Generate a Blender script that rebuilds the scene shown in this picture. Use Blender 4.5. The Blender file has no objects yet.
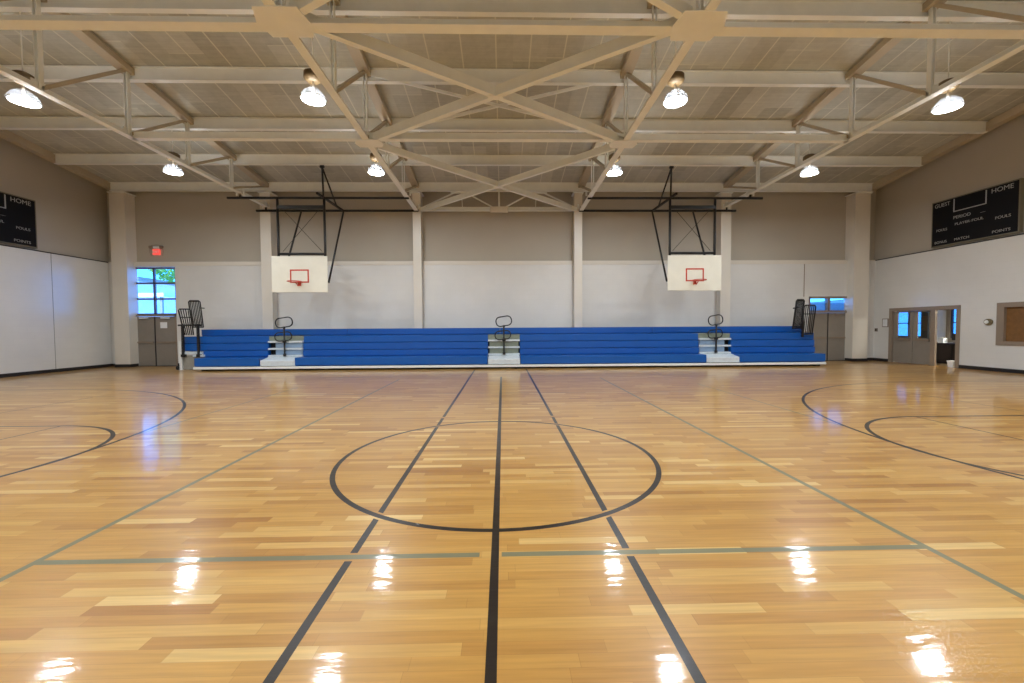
import bpy, math, random
from mathutils import Vector, Matrix
C = bpy.context.scene
COL = C.collection
random.seed(4)
PI = math.pi

# ------------------------------------------------------------------ helpers
def lin(c):
    return tuple((x/255/12.92) if x/255 <= .04045 else ((x/255+.055)/1.055)**2.4 for x in c) + (1,)

def wloc(o):
    v = Vector((0, 0, 0))
    while o is not None:
        v = v + o.location; o = o.parent
    return v

class MB:
    def __init__(s): s.v = []; s.f = []; s.smooth = set()
    def quadbox(s, pts):
        b = len(s.v); s.v += [tuple(p) for p in pts]
        for f in ((0,3,2,1),(4,5,6,7),(0,1,5,4),(1,2,6,5),(2,3,7,6),(3,0,4,7)):
            s.f.append(tuple(b+i for i in f))
        return s
    def box(s, x0, x1, y0, y1, z0, z1):
        x0, x1 = min(x0,x1), max(x0,x1); y0, y1 = min(y0,y1), max(y0,y1); z0, z1 = min(z0,z1), max(z0,z1)
        return s.quadbox([(x0,y0,z0),(x1,y0,z0),(x1,y1,z0),(x0,y1,z0),(x0,y0,z1),(x1,y0,z1),(x1,y1,z1),(x0,y1,z1)])
    def bar(s, p0, p1, w, h, drop=0.0):
        """box along p0->p1, w wide (horizontal), h high, shifted up by drop"""
        p0, p1 = Vector(p0), Vector(p1); d = (p1-p0).normalized()
        up = Vector((0,0,1)) if abs(d.z) < .95 else Vector((0,1,0))
        side = d.cross(up).normalized(); u = side.cross(d).normalized()
        a = side*w/2; o = u*drop; t = u*h/2
        q = [p0-a-t+o, p0+a-t+o, p1+a-t+o, p1-a-t+o, p0-a+t+o, p0+a+t+o, p1+a+t+o, p1-a+t+o]
        return s.quadbox(q)
    def tee(s, p0, p1, w, h, t=.014, gap=.02):
        """double angle: flat legs below, two webs standing up"""
        s.bar(p0, p1, w, t, 0)
        p0, p1 = Vector(p0), Vector(p1); d = (p1-p0).normalized()
        up = Vector((0,0,1)) if abs(d.z) < .95 else Vector((0,1,0))
        side = d.cross(up).normalized()
        for k in (-1, 1):
            o = side*k*gap
            s.bar(p0+o, p1+o, t, h-t, h/2)
        return s
    def cyl(s, p0, p1, r0, r1=None, n=16, cap=True):
        r1 = r0 if r1 is None else r1
        p0, p1 = Vector(p0), Vector(p1); d = (p1-p0).normalized()
        up = Vector((0,0,1)) if abs(d.z) < .95 else Vector((1,0,0))
        a = d.cross(up).normalized(); b = a.cross(d).normalized(); base = len(s.v)
        for p, r in ((p0,r0),(p1,r1)):
            for i in range(n):
                t = 2*PI*i/n; s.v.append(tuple(p+a*r*math.cos(t)+b*r*math.sin(t)))
        for i in range(n):
            j = (i+1) % n; s.smooth.add(len(s.f)); s.f.append((base+i, base+j, base+n+j, base+n+i))
        if cap:
            s.f.append(tuple(base+i for i in range(n))[::-1]); s.f.append(tuple(base+n+i for i in range(n)))
        return s
    def tube(s, pts, r, n=8, closed=False):
        pts = [Vector(p) for p in pts]; base = len(s.v); m = len(pts); ref = None
        for i, p in enumerate(pts):
            if closed: d = pts[(i+1) % m]-pts[i-1]
            else: d = pts[min(i+1,m-1)]-pts[max(i-1,0)]
            d.normalize()
            if ref is None: ref = Vector((0,0,1)) if abs(d.z) < .9 else Vector((1,0,0))
            a = d.cross(ref).normalized(); b = a.cross(d).normalized(); ref = b
            for k in range(n):
                t = 2*PI*k/n; s.v.append(tuple(p+a*r*math.cos(t)+b*r*math.sin(t)))
        for i in range(m if closed else m-1):
            j = (i+1) % m
            for k in range(n):
                l = (k+1) % n; s.smooth.add(len(s.f))
                s.f.append((base+i*n+k, base+i*n+l, base+j*n+l, base+j*n+k))
        if not closed:
            s.f.append(tuple(base+k for k in range(n))); s.f.append(tuple(base+(m-1)*n+k for k in range(n))[::-1])
        return s
    def lathe(s, prof, cx, cy, n=28):
        base = len(s.v); m = len(prof)
        for r, z in prof:
            for k in range(n):
                t = 2*PI*k/n; s.v.append((cx+r*math.cos(t), cy+r*math.sin(t), z))
        for i in range(m-1):
            for k in range(n):
                l = (k+1) % n; s.smooth.add(len(s.f))
                s.f.append((base+i*n+k, base+i*n+l, base+(i+1)*n+l, base+(i+1)*n+k))
        return s
    def prism_x(s, prof, x0, x1):
        """closed (y,z) profile extruded along x"""
        base = len(s.v); m = len(prof)
        for x in (x0, x1):
            for y, z in prof: s.v.append((x, y, z))
        for i in range(m):
            j = (i+1) % m; s.f.append((base+i, base+j, base+m+j, base+m+i))
        s.f.append(tuple(base+i for i in range(m))[::-1]); s.f.append(tuple(base+m+i for i in range(m)))
        return s
    def plate(s, pts, z0, z1):
        """closed (x,y) outline extruded in z"""
        base = len(s.v); m = len(pts)
        for z in (z0, z1):
            for x, y in pts: s.v.append((x, y, z))
        for i in range(m):
            j = (i+1) % m; s.f.append((base+i, base+j, base+m+j, base+m+i))
        s.f.append(tuple(base+i for i in range(m))[::-1]); s.f.append(tuple(base+m+i for i in range(m)))
        return s
    def build(s, name, mat, parent=None, bevel=0):
        me = bpy.data.meshes.new(name)
        xs = [v[0] for v in s.v]; ys = [v[1] for v in s.v]; zs = [v[2] for v in s.v]
        if parent is None: loc = Vector(((min(xs)+max(xs))/2, (min(ys)+max(ys))/2, min(zs))); off = loc
        else: loc = Vector((0,0,0)); off = wloc(parent)
        me.from_pydata([tuple(Vector(v)-off) for v in s.v], [], s.f)
        for i in s.smooth: me.polygons[i].use_smooth = True
        me.materials.append(mat)
        import bmesh
        bm = bmesh.new(); bm.from_mesh(me); bmesh.ops.recalc_face_normals(bm, faces=bm.faces); bm.to_mesh(me); bm.free()
        o = bpy.data.objects.new(name, me); COL.objects.link(o)
        o.location = loc; o.parent = parent
        if bevel:
            b = o.modifiers.new('bevel', 'BEVEL'); b.width = bevel; b.segments = 2; b.limit_method = 'ANGLE'
        return o

def tag(o, label=None, cat=None, group=None, kind=None):
    if label: o['label'] = label
    if cat: o['category'] = cat
    if group: o['group'] = group
    if kind: o['kind'] = kind
    return o
def thing(name, loc, label, cat, group=None):
    o = bpy.data.objects.new(name, None); COL.objects.link(o); o.location = loc; o.empty_display_size = .2
    return tag(o, label, cat, group)
def structure(name, mb, mat): return tag(mb.build(name, mat), kind='structure')
def copy_tree(o, parent=None):
    c = o.copy(); COL.objects.link(c); c.parent = parent
    for ch in list(o.children): copy_tree(ch, c)
    return c
def lettering(body, size, org, ux, uz, mat, parent, name='lettering', depth=.006, width=None, align='CENTER'):
    """text mesh: ux = reading direction, uz = up; org = centre"""
    cu = bpy.data.curves.new(name, 'FONT'); cu.body = body; cu.size = size; cu.align_x = align; cu.align_y = 'CENTER'
    cu.extrude = depth/2
    t = bpy.data.objects.new(name, cu); COL.objects.link(t)
    bpy.context.view_layer.update()
    me = bpy.data.meshes.new_from_object(t.evaluated_get(bpy.context.evaluated_depsgraph_get()))
    bpy.data.objects.remove(t)
    w = max(v.co.x for v in me.vertices)-min(v.co.x for v in me.vertices)
    sx = 1 if width is None else width/w
    ux, uz = Vector(ux), Vector(uz); n = ux.cross(uz); off = wloc(parent)
    for v in me.vertices:
        v.co = Vector(org)+ux*v.co.x*sx+uz*v.co.y+n*v.co.z-off
    me.materials.clear(); me.materials.append(mat); me.name = name
    o = bpy.data.objects.new(name, me); COL.objects.link(o); o.parent = parent
    return o

# ------------------------------------------------------------------ materials
def mat_new(name):
    m = bpy.data.materials.new(name); m.use_nodes = True
    nt = m.node_tree; b = nt.nodes['Principled BSDF']
    return m, nt, b
def paint(name, rgb, rough=.5, metal=0, noise=.05, scale=6, bump=0.0, spec=.5):
    m, nt, b = mat_new(name); N = nt.nodes.new; L = nt.links.new
    c = lin(rgb)
    tc = N('ShaderNodeNewGeometry'); nz = N('ShaderNodeTexNoise'); nz.inputs['Scale'].default_value = scale; nz.inputs['Detail'].default_value = 4
    L(tc.outputs['Position'], nz.inputs['Vector'])
    r = N('ShaderNodeValToRGB')
    r.color_ramp.elements[0].position = .3; r.color_ramp.elements[1].position = .7
    r.color_ramp.elements[0].color = tuple(x*(1-noise) for x in c[:3])+(1,)
    r.color_ramp.elements[1].color = tuple(min(1,x*(1+noise)) for x in c[:3])+(1,)
    L(nz.outputs['Fac'], r.inputs['Fac']); L(r.outputs['Color'], b.inputs['Base Color'])
    b.inputs['Roughness'].default_value = rough; b.inputs['Metallic'].default_value = metal
    b.inputs['Specular IOR Level'].default_value = spec
    if bump:
        bp = N('ShaderNodeBump'); bp.inputs['Strength'].default_value = bump; bp.inputs['Distance'].default_value = .01
        L(nz.outputs['Fac'], bp.inputs['Height']); L(bp.outputs['Normal'], b.inputs['Normal'])
    return m
def emis(name, rgb, s):
    m, nt, b = mat_new(name)
    b.inputs['Base Color'].default_value = lin(rgb); b.inputs['Emission Color'].default_value = lin(rgb); b.inputs['Emission Strength'].default_value = s
    return m
class E:
    """small node-expression helper"""
    nt = None
    def __init__(s, v): s.v = v
    @staticmethod
    def op(o, *a):
        n = E.nt.nodes.new('ShaderNodeMath'); n.operation = o
        for i, x in enumerate(a):
            if isinstance(x, E): E.nt.links.new(x.v, n.inputs[i])
            else: n.inputs[i].default_value = x
        return E(n.outputs[0])
    def __add__(s, o): return E.op('ADD', s, o)
    def __sub__(s, o): return E.op('SUBTRACT', s, o)
    def __mul__(s, o): return E.op('MULTIPLY', s, o)
    def __truediv__(s, o): return E.op('DIVIDE', s, o)
def near(a, v, h): return E.op('COMPARE', a, v, h)
def rng(a, lo, hi): return E.op('COMPARE', a, (lo+hi)/2, (hi-lo)/2)
def omax(*a):
    r = a[0]
    for x in a[1:]: r = E.op('MAXIMUM', r, x)
    return r

def make_floor_mat():
    m, nt, b = mat_new('maple_court'); E.nt = nt; N = nt.nodes.new; L = nt.links.new
    g = N('ShaderNodeNewGeometry'); s = N('ShaderNodeSeparateXYZ'); L(g.outputs['Position'], s.inputs[0])
    x = E(s.outputs[0])-.03; y = E(s.outputs[1]); ax = E.op('ABSOLUTE', x); xc = x-.022
    # boards running along x
    PW = .083
    row = E.op('FLOOR', y/PW)
    wn = N('ShaderNodeTexWhiteNoise'); wn.noise_dimensions = '1D'; L(row.v, wn.inputs['W'])
    ro = E(wn.outputs['Value'])
    length = ro*.8+.5
    u = (x+40.0)/length + ro*7.31
    idx = E.op('FLOOR', u)
    cmb = N('ShaderNodeCombineXYZ'); L(idx.v, cmb.inputs[0]); L(row.v, cmb.inputs[1])
    w2 = N('ShaderNodeTexWhiteNoise'); w2.noise_dimensions = '2D'; L(cmb.outputs[0], w2.inputs['Vector'])
    ramp = N('ShaderNodeValToRGB'); cr = ramp.color_ramp
    cols = [(0, (166,115,54)), (.1, (178,129,64)), (.45, (189,141,71)), (.82, (197,150,79)), (.95, (206,164,95)), (1, (219,183,118))]
    cr.elements[0].position = 0; cr.elements[0].color = lin(cols[0][1]); cr.elements[1].position = 1; cr.elements[1].color = lin(cols[-1][1])
    for p, c in cols[1:-1]:
        e = cr.elements.new(p); e.color = lin(c)
    L(w2.outputs['Value'], ramp.inputs['Fac'])
    # grain
    mp = N('ShaderNodeMapping'); mp.inputs['Scale'].default_value = (1.2, 26, 1); L(g.outputs['Position'], mp.inputs['Vector'])
    nz = N('ShaderNodeTexNoise'); nz.inputs['Scale'].default_value = 1.6; nz.inputs['Detail'].default_value = 5; L(mp.outputs[0], nz.inputs['Vector'])
    gr = N('ShaderNodeMapRange'); gr.inputs[1].default_value = .3; gr.inputs[2].default_value = .7; gr.inputs[3].default_value = .87; gr.inputs[4].default_value = 1.1
    L(nz.outputs['Fac'], gr.inputs[0])
    mx = N('ShaderNodeMix'); mx.data_type = 'RGBA'; mx.blend_type = 'MULTIPLY'; mx.inputs[0].default_value = 1
    L(ramp.outputs['Color'], mx.inputs[6]); L(gr.outputs[0], mx.inputs[7])
    # board seams
    fy = E.op('FRACT', y/PW); fx = E.op('FRACT', u)
    seam = omax(near(fy, 0, .03), near(fx, 0, .004))
    mseam = N('ShaderNodeMix'); mseam.data_type = 'RGBA'; L((seam*.22).v, mseam.inputs[0]); L(mx.outputs[2], mseam.inputs[6]); mseam.inputs[7].default_value = lin((90,58,30))
    # painted lines
    h = .027
    cy = y-4.95
    def dist(a, bb): return E.op('SQRT', a*a+bb*bb)
    ccirc = near(dist(xc, cy), 1.832, h)
    black = omax(
        near(x, .03, h)*rng(y, -2.7, 12.95),
        near(ax, .945, h*.95)*rng(y, -3, 15.2)*(E.op('SUBTRACT', 1.0, omax(near(y, 2.78, .05), near(y, 7.12, .05), near(dist(xc, cy), 1.832, h*1.9)))),
        ccirc,
        near(dist(ax-11.24, cy), 6.02, h)*rng(ax, 0, 11.24),
        near(E.op('ABSOLUTE', cy), 6.02, h)*rng(ax, 11.24, 15.5),
        near(dist(ax-7.05, cy), 1.855, h)*rng(ax, 0, 7.05),
        near(E.op('ABSOLUTE', cy), 1.855, h)*rng(ax, 7.05, 15.5),
        near(ax, 7.05, h*.6)*rng(cy, -1.85, 1.85),
        near(ax, 9.35, h*.55)*rng(y, .2, 9.7))
    gray = omax(
        near(ax, 3.04, .026)*rng(y, -2.8, 12.5),
        near(y, 2.78, .028)*rng(ax, .075, 3.04),
        near(y, 9.72, .014)*rng(ax, 0, 9.35),
        near(ax, 5.32, .018)*rng(y, 6.2, 11.0),
        near(y, 13.1, .018)*rng(ax, 0, 14))
    m1 = N('ShaderNodeMix'); m1.data_type = 'RGBA'; L((gray*.9).v, m1.inputs[0]); L(mseam.outputs[2], m1.inputs[6]); m1.inputs[7].default_value = lin((112,116,92))
    m2 = N('ShaderNodeMix'); m2.data_type = 'RGBA'; L((black*.99).v, m2.inputs[0]); L(m1.outputs[2], m2.inputs[6]); m2.inputs[7].default_value = lin((26,21,21))
    L(m2.outputs[2], b.inputs['Base Color'])
    b.inputs['Roughness'].default_value = .34
    b.inputs['Specular IOR Level'].default_value = .3
    b.inputs['Coat Weight'].default_value = .55; b.inputs['Coat Roughness'].default_value = .075
    # slight cupping of the boards
    nb = N('ShaderNodeTexNoise'); nb.inputs['Scale'].default_value = 2.5; nb.inputs['Detail'].default_value = 3
    mp2 = N('ShaderNodeMapping'); mp2.inputs['Scale'].default_value = (1, 5, 1); L(g.outputs['Position'], mp2.inputs['Vector']); L(mp2.outputs[0], nb.inputs['Vector'])
    hgt = E(nb.outputs['Fac'])+E(w2.outputs['Value'])*.25
    bp = N('ShaderNodeBump'); bp.inputs['Strength'].default_value = .10; bp.inputs['Distance'].default_value = .02
    L(hgt.v, bp.inputs['Height']); L(bp.outputs['Normal'], b.inputs['Normal']); L(bp.outputs['Normal'], b.inputs['Coat Normal'])
    return m

def make_block_mat(name, rgb, rough, axis):
    """painted concrete block wall"""
    m, nt, b = mat_new(name); N = nt.nodes.new; L = nt.links.new
    g = N('ShaderNodeNewGeometry'); s = N('ShaderNodeSeparateXYZ'); L(g.outputs['Position'], s.inputs[0])
    cmb = N('ShaderNodeCombineXYZ'); L(s.outputs[axis], cmb.inputs[0]); L(s.outputs[2], cmb.inputs[1])
    br = N('ShaderNodeTexBrick'); br.inputs['Scale'].default_value = 1; br.inputs['Brick Width'].default_value = .42; br.inputs['Row Height'].default_value = .21
    br.inputs['Mortar Size'].default_value = .008; br.inputs['Mortar Smooth'].default_value = .6; br.inputs['Bias'].default_value = 0
    c = lin(rgb)
    br.inputs['Color1'].default_value = c; br.inputs['Color2'].default_value = tuple(x*.985 for x in c[:3])+(1,); br.inputs['Mortar'].default_value = tuple(x*.965 for x in c[:3])+(1,)
    L(cmb.outputs[0], br.inputs['Vector'])
    nz = N('ShaderNodeTexNoise'); nz.inputs['Scale'].default_value = .6; nz.inputs['Detail'].default_value = 5; L(g.outputs['Position'], nz.inputs['Vector'])
    mr = N('ShaderNodeMapRange'); mr.inputs[1].default_value = .3; mr.inputs[2].default_value = .7; mr.inputs[3].default_value = .94; mr.inputs[4].default_value = 1.04
    L(nz.outputs['Fac'], mr.inputs[0])
    mx = N('ShaderNodeMix'); mx.data_type = 'RGBA'; mx.blend_type = 'MULTIPLY'; mx.inputs[0].default_value = 1
    L(br.outputs['Color'], mx.inputs[6]); L(mr.outputs[0], mx.inputs[7]); L(mx.outputs[2], b.inputs['Base Color'])
    b.inputs['Roughness'].default_value = rough
    bp = N('ShaderNodeBump'); bp.inputs['Strength'].default_value = .06; bp.inputs['Distance'].default_value = .003; bp.invert = True; b.inputs['Specular IOR Level'].default_value = .8
    L(br.outputs['Fac'], bp.inputs['Height']); L(bp.outputs['Normal'], b.inputs['Normal'])
    return m

def make_deck_mat():
    """fibre roof planks with pale joint tees running down the slope"""
    m, nt, b = mat_new('roof_deck'); E.nt = nt; N = nt.nodes.new; L = nt.links.new
    g = N('ShaderNodeNewGeometry'); s = N('ShaderNodeSeparateXYZ'); L(g.outputs['Position'], s.inputs[0])
    x = E(s.outputs[0]); y = E(s.outputs[1])
    PW = .856
    col = E.op('FLOOR', x/PW+.5+20); fx = E.op('FRACT', x/PW+.5+20)
    wn = N('ShaderNodeTexWhiteNoise'); wn.noise_dimensions = '1D'; L(col.v, wn.inputs['W'])
    sy = y/2.6+E(wn.outputs['Value']); fy = E.op('FRACT', sy)
    joint = E.op('MAXIMUM', near(fx, .5, .02)*.75, near(fy, .5, .006)*.4)
    cmb = N('ShaderNodeCombineXYZ'); L(col.v, cmb.inputs[0]); L(E.op('FLOOR', sy+.5).v, cmb.inputs[1])
    w2 = N('ShaderNodeTexWhiteNoise'); w2.noise_dimensions = '2D'; L(cmb.outputs[0], w2.inputs['Vector'])
    nz = N('ShaderNodeTexNoise'); nz.inputs['Scale'].default_value = 5; nz.inputs['Detail'].default_value = 6; nz.inputs['Roughness'].default_value = .7; L(g.outputs['Position'], nz.inputs['Vector'])
    mp = N('ShaderNodeMapping'); mp.inputs['Scale'].default_value = (.5, 14, 1); L(g.outputs['Position'], mp.inputs['Vector'])
    n2 = N('ShaderNodeTexNoise'); n2.inputs['Scale'].default_value = 1.5; n2.inputs['Detail'].default_value = 3; L(mp.outputs[0], n2.inputs['Vector'])
    f = E(w2.outputs['Value'])*.28+E(nz.outputs['Fac'])*.45+E(n2.outputs['Fac'])*.35
    r = N('ShaderNodeValToRGB'); r.color_ramp.elements[0].position = .25; r.color_ramp.elements[1].position = .8
    r.color_ramp.elements[0].color = lin(DECK[0]); r.color_ramp.elements[1].color = lin(DECK[1])
    L(f.v, r.inputs['Fac'])
    mj = N('ShaderNodeMix'); mj.data_type = 'RGBA'; L(joint.v, mj.inputs[0]); L(r.outputs['Color'], mj.inputs[6]); mj.inputs[7].default_value = lin((222,220,205))
    L(mj.outputs[2], b.inputs['Base Color']); b.inputs['Roughness'].default_value = .9; b.inputs['Specular IOR Level'].default_value = .15
    bp = N('ShaderNodeBump'); bp.inputs['Strength'].default_value = .3; bp.inputs['Distance'].default_value = .02
    L(nz.outputs['Fac'], bp.inputs['Height']); L(bp.outputs['Normal'], b.inputs['Normal'])
    return m

def make_glass():
    m, nt, b = mat_new('window_glass'); N = nt.nodes.new; L = nt.links.new
    nt.nodes.remove(b); out = nt.nodes['Material Output']
    t = N('ShaderNodeBsdfTransparent'); t.inputs[0].default_value = (.93, .97, .98, 1); gl = N('ShaderNodeBsdfGlossy'); gl.inputs['Roughness'].default_value = .03
    fr = N('ShaderNodeFresnel'); fr.inputs[0].default_value = 1.25
    mx = N('ShaderNodeMixShader'); L(fr.outputs[0], mx.inputs[0]); L(t.outputs[0], mx.inputs[1]); L(gl.outputs[0], mx.inputs[2]); L(mx.outputs[0], out.inputs[0])
    return m
def make_acrylic():
    m, nt, b = mat_new('clear_acrylic'); N = nt.nodes.new; L = nt.links.new
    nt.nodes.remove(b); out = nt.nodes['Material Output']
    t = N('ShaderNodeBsdfTransparent'); t.inputs[0].default_value = (.95, .97, 1, 1)
    tr = N('ShaderNodeBsdfTranslucent'); tr.inputs[0].default_value = (.8, .85, .95, 1)
    gl = N('ShaderNodeBsdfGlossy'); gl.inputs['Roughness'].default_value = .15
    m1 = N('ShaderNodeMixShader'); m1.inputs[0].default_value = .25; L(tr.outputs[0], m1.inputs[1]); L(gl.outputs[0], m1.inputs[2])
    m2 = N('ShaderNodeMixShader'); m2.inputs[0].default_value = .05; L(t.outputs[0], m2.inputs[1]); L(m1.outputs[0], m2.inputs[2]); L(m2.outputs[0], out.inputs[0])
    return m

DECK = ((160,159,150), (200,200,190))
FLOOR = make_floor_mat()
BLK_X = make_block_mat('painted_block_back', (224,222,218), .42, 0)
BLK_Y = make_block_mat('painted_block_side', (224,222,218), .28, 1)
UP = paint('upper_wall_paint', (182,174,160), .6, noise=.03, scale=.8)
UPS = UP
COLM = paint('column_paint', (224,217,205), .35, noise=.02, scale=2)
BRN = paint('brown_shaded_steel', (186,173,150), .6, noise=.05, scale=3)  # roof steel browned: shade on top chords and diagonals put into the colour
STEEL = paint('painted_steel', (236,238,234), .45, noise=.03, scale=3)
DECKM = make_deck_mat()
BASE = paint('black_rubber_base', (34,30,32), .5)
BLACK = paint('black_steel', (26,24,24), .45)
BLUE = paint('blue_plastic_bench', (0,86,170), .38, noise=.04, scale=1.5)
BLUED = paint('blue_bench_riser', (12,62,150), .5, noise=.04, scale=1.5)
WHITEM = paint('white_enamel', (236,238,236), .35, noise=.02)
BOARDM = paint('backboard_white', (235,232,218), .4, noise=.03, scale=3)
ORANGE = paint('orange_red_paint', (196,62,38), .4)
ALU = paint('aluminium_tread', (214,222,228), .4, metal=.1, noise=.06, scale=10)
STEPB = paint('pale_blue_step', (140,166,196), .5, noise=.05, scale=8)
ALUG = paint('grey_green_riser', (132,140,126), .5, noise=.06, scale=10)
GREYP = paint('grey_end_panel', (150,148,140), .5)
DARK = paint('dark_gap', (18,18,24), .7)
DOORG = paint('door_paint', (138,130,120), .45, noise=.03)
FRAMEM = paint('door_frame_paint', (144,128,112), .45, noise=.03)
DFRAME = paint('dark_window_frame', (92,84,100), .4)
GLASS = make_glass(); ACRYL = make_acrylic()
BROWN = paint('bronze_housing', (96,78,50), .5)
LENS = emis('lamp_lens', (255,253,248), 26)
SBOARD = paint('scoreboard_face', (6,6,12), .6, spec=.25)
SFRAME = paint('scoreboard_frame', (120,112,92), .5)
SLET = paint('scoreboard_letters', (165,165,162), .5)
WOODB = paint('brown_board', (124,86,44), .55, noise=.12, scale=12)
PAPER = paint('white_paper', (232,234,236), .7)
REDLIT = emis('exit_red', (225,80,72), 1.0)
TAN = paint('interior_tan', (176,166,150), .7)
BLIND, _nt, _b = mat_new('translucent_blue_blind')
_b.inputs['Base Color'].default_value = lin((130,185,205)); _b.inputs['Roughness'].default_value = .6
_t = _nt.nodes.new('ShaderNodeBsdfTranslucent'); _t.inputs[0].default_value = lin((120,185,215)); _m = _nt.nodes.new('ShaderNodeMixShader'); _m.inputs[0].default_value = .45
_nt.links.new(_b.outputs[0], _m.inputs[1]); _nt.links.new(_t.outputs[0], _m.inputs[2]); _nt.links.new(_m.outputs[0], _nt.nodes['Material Output'].inputs[0])
BLK = paint('dark_furniture', (30,22,20), .4)

# ------------------------------------------------------------------ room shell
D = 17.75; XW = 16.33; YN = -7.65; LED = 4.34
DZ, SL, YR = 7.52, .135, 5.05
def deck(y): return DZ+SL*(17.32-y) if y >= YR else DZ+SL*(17.32-YR)-SL*(YR-y)

structure('floor', MB().box(-XW-.4, XW+.4, YN-.3, D+.35, -.2, 0), FLOOR)

def wall_with_holes(axis, a0, a1, z0, z1, t0, t1, holes):
    """axis 'x' = wall running along x; holes are (a0,a1,z0,z1)"""
    mb = MB()
    def put(p, q, r, s):
        if q-p < 1e-4 or s-r < 1e-4: return
        if axis == 'x': mb.box(p, q, t0, t1, r, s)
        else: mb.box(t0, t1, p, q, r, s)
    cur = a0
    for h0, h1, hz0, hz1 in sorted(holes):
        put(cur, h0, z0, z1); put(h0, h1, z0, hz0); put(h0, h1, hz1, z1); cur = h1
    put(cur, a1, z0, z1)
    return mb
structure('wall_back', wall_with_holes('x', -XW, XW, 0, LED, D, D+.3, [(-15.47,-13.60,0,4.17),(13.42,15.20,0,2.80)]), BLK_X)
structure('wall_left', wall_with_holes('y', YN-.3, D+.35, 0, LED, -XW-.3, -XW, []), BLK_Y)
SRV = (11.1, 13.24, .87, 2.25)
structure('wall_right', wall_with_holes('y', YN-.3, D+.35, 0, LED, XW, XW+.3, [(14.33,17.02,0,2.24), SRV]), BLK_Y)
# upper walls, set a hand's width behind the block wall's ledge
structure('wall_upper_back', MB().box(-XW-.3, XW+.3, D+.14, D+.35, LED-.02, 7.50), UP)
def gable(x0, x1):
    ys = [(YN-.3, deck(YN)), (YR, deck(YR)), (D+.35, deck(D+.35))]
    prof = [(ys[0][0], LED-.02), (ys[2][0], LED-.02), (ys[2][0], ys[2][1]), (ys[1][0], ys[1][1]), (ys[0][0], ys[0][1])]
    return MB().prism_x(prof, x0, x1)
structure('wall_upper_left', gable(-XW-.35, -XW-.08), UP)
structure('wall_upper_right', gable(XW+.08, XW+.35), UP)
structure('wall_front', MB().box(-XW-.35, XW+.35, YN-.3, YN, 0, deck(YN)), BLK_X)
# ledge caps
structure('trim_1', MB().box(-XW, XW, D-.015, D+.14, LED, LED+.035), COLM)
structure('trim_2', MB().box(-XW-.08, -XW+.02, YN, D, LED, LED+.03), BASE)
structure('trim_3', MB().box(XW-.02, XW+.08, YN, D, LED, LED+.03), BASE)
XB = [-15.24, -9.815, -9.385, -3.58, -3.24, 3.13, 3.47, 9.335, 9.765, 15.07]
mb = MB()
for k in range(0, 10, 2): mb.box(XB[k], XB[k+1], D-.02, D, LED-.13, LED)
structure('trim_6', mb, COLM)
# cove bases
structure('baseboard_left', MB().box(-XW, -XW+.02, YN, D, 0, .12), BASE)
mb = MB()
for a, b in ((YN, 14.33), (17.02, D)): mb.box(XW-.02, XW, a, b, 0, .12)
structure('baseboard_right', mb, BASE)
mb = MB()
for a, b in ((-XW, -15.47), (-13.60, 13.42), (15.20, XW)): mb.box(a, b, D-.02, D, 0, .12)
structure('baseboard_back', mb, BASE)
# roof deck, two slopes
mb = MB()
x0, x1 = -XW-.4, XW+.4
yb, yf = D+.4, YN-.35
for (ya, yc) in ((YR, yb), (yf, YR)):
    za, zc = deck(ya), deck(yc)
    mb.quadbox([(x0,ya,za),(x1,ya,za),(x1,yc,zc),(x0,yc,zc),(x0,ya,za+.12),(x1,ya,za+.12),(x1,yc,zc+.12),(x0,yc,zc+.12)])
structure('ceiling', mb, DECKM)
# control joint and conduit strips on the walls
structure('trim_4', MB().box(13.18, 13.21, D-.012, D, 2.8, LED), FRAMEM)
structure('trim_5', MB().box(-XW, -XW+.005, 15.55, 15.568, .12, LED), GREYP)

# ------------------------------------------------------------------ columns
def column(x, w, label):
    mb = MB(); d0, d1 = 17.38, D+.14; z = deck(D)-.34
    # wide-flange column: two flanges and boxed web
    mb.box(x-w/2, x+w/2, d0, d0+.03, 0, z)
    mb.box(x-w/2+.02, x+w/2-.02, d0+.03, d1, 0, z)
    c = thing('wall_column', (x, d0, 0), label, 'column')
    mb.build('shaft', COLM, c, bevel=.006)
    MB().box(x-w/2-.01, x+w/2+.01, d0-.012, D, 0, .12).build('base_trim', BASE, c)
    MB().box(x-w/2-.05, x+w/2+.05, d0-.04, d1, z, z+.03).build('cap_plate', STEEL, c)
    return c
for x, w, l in ((-15.55,.62,'off-white column in the left back corner beside the tall window'),
                (-9.6,.43,'off-white column behind the left backboard'),
                (-3.41,.34,'off-white column left of the middle wall bay'),
                (3.30,.34,'off-white column right of the middle wall bay'),
                (9.55,.43,'off-white column behind the right backboard'),
                (15.40,.66,'off-white column in the right back corner beside the grey double door')):
    column(x, w, l)

# ------------------------------------------------------------------ roof steel
YK = [17.32-2.045*k for k in range(13)]
ordw = ['nearest the back wall', 'second from the back wall', 'third from the back wall', 'fourth from the back wall', 'fifth from the back wall']
for k, y in enumerate(YK):
    if y < YN+.2: continue
    z = deck(y)-.01
    mb = MB()
    xe = 15.72; mb.box(-xe, xe, y-.006, y+.006, z-.33, z)
    mb.box(-xe, xe, y-.07, y+.07, z-.345, z-.33)
    mb.box(-xe, xe, y-.07, y+.07, z-.012, z)
    o = mb.build('roof_beam', STEEL)
    tag(o, ('off-white roof beam under the deck, '+ordw[k]) if k < 5 else 'off-white roof beam under the deck, out of view above and behind', 'beam', 'roof beams running the length of the hall')

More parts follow.
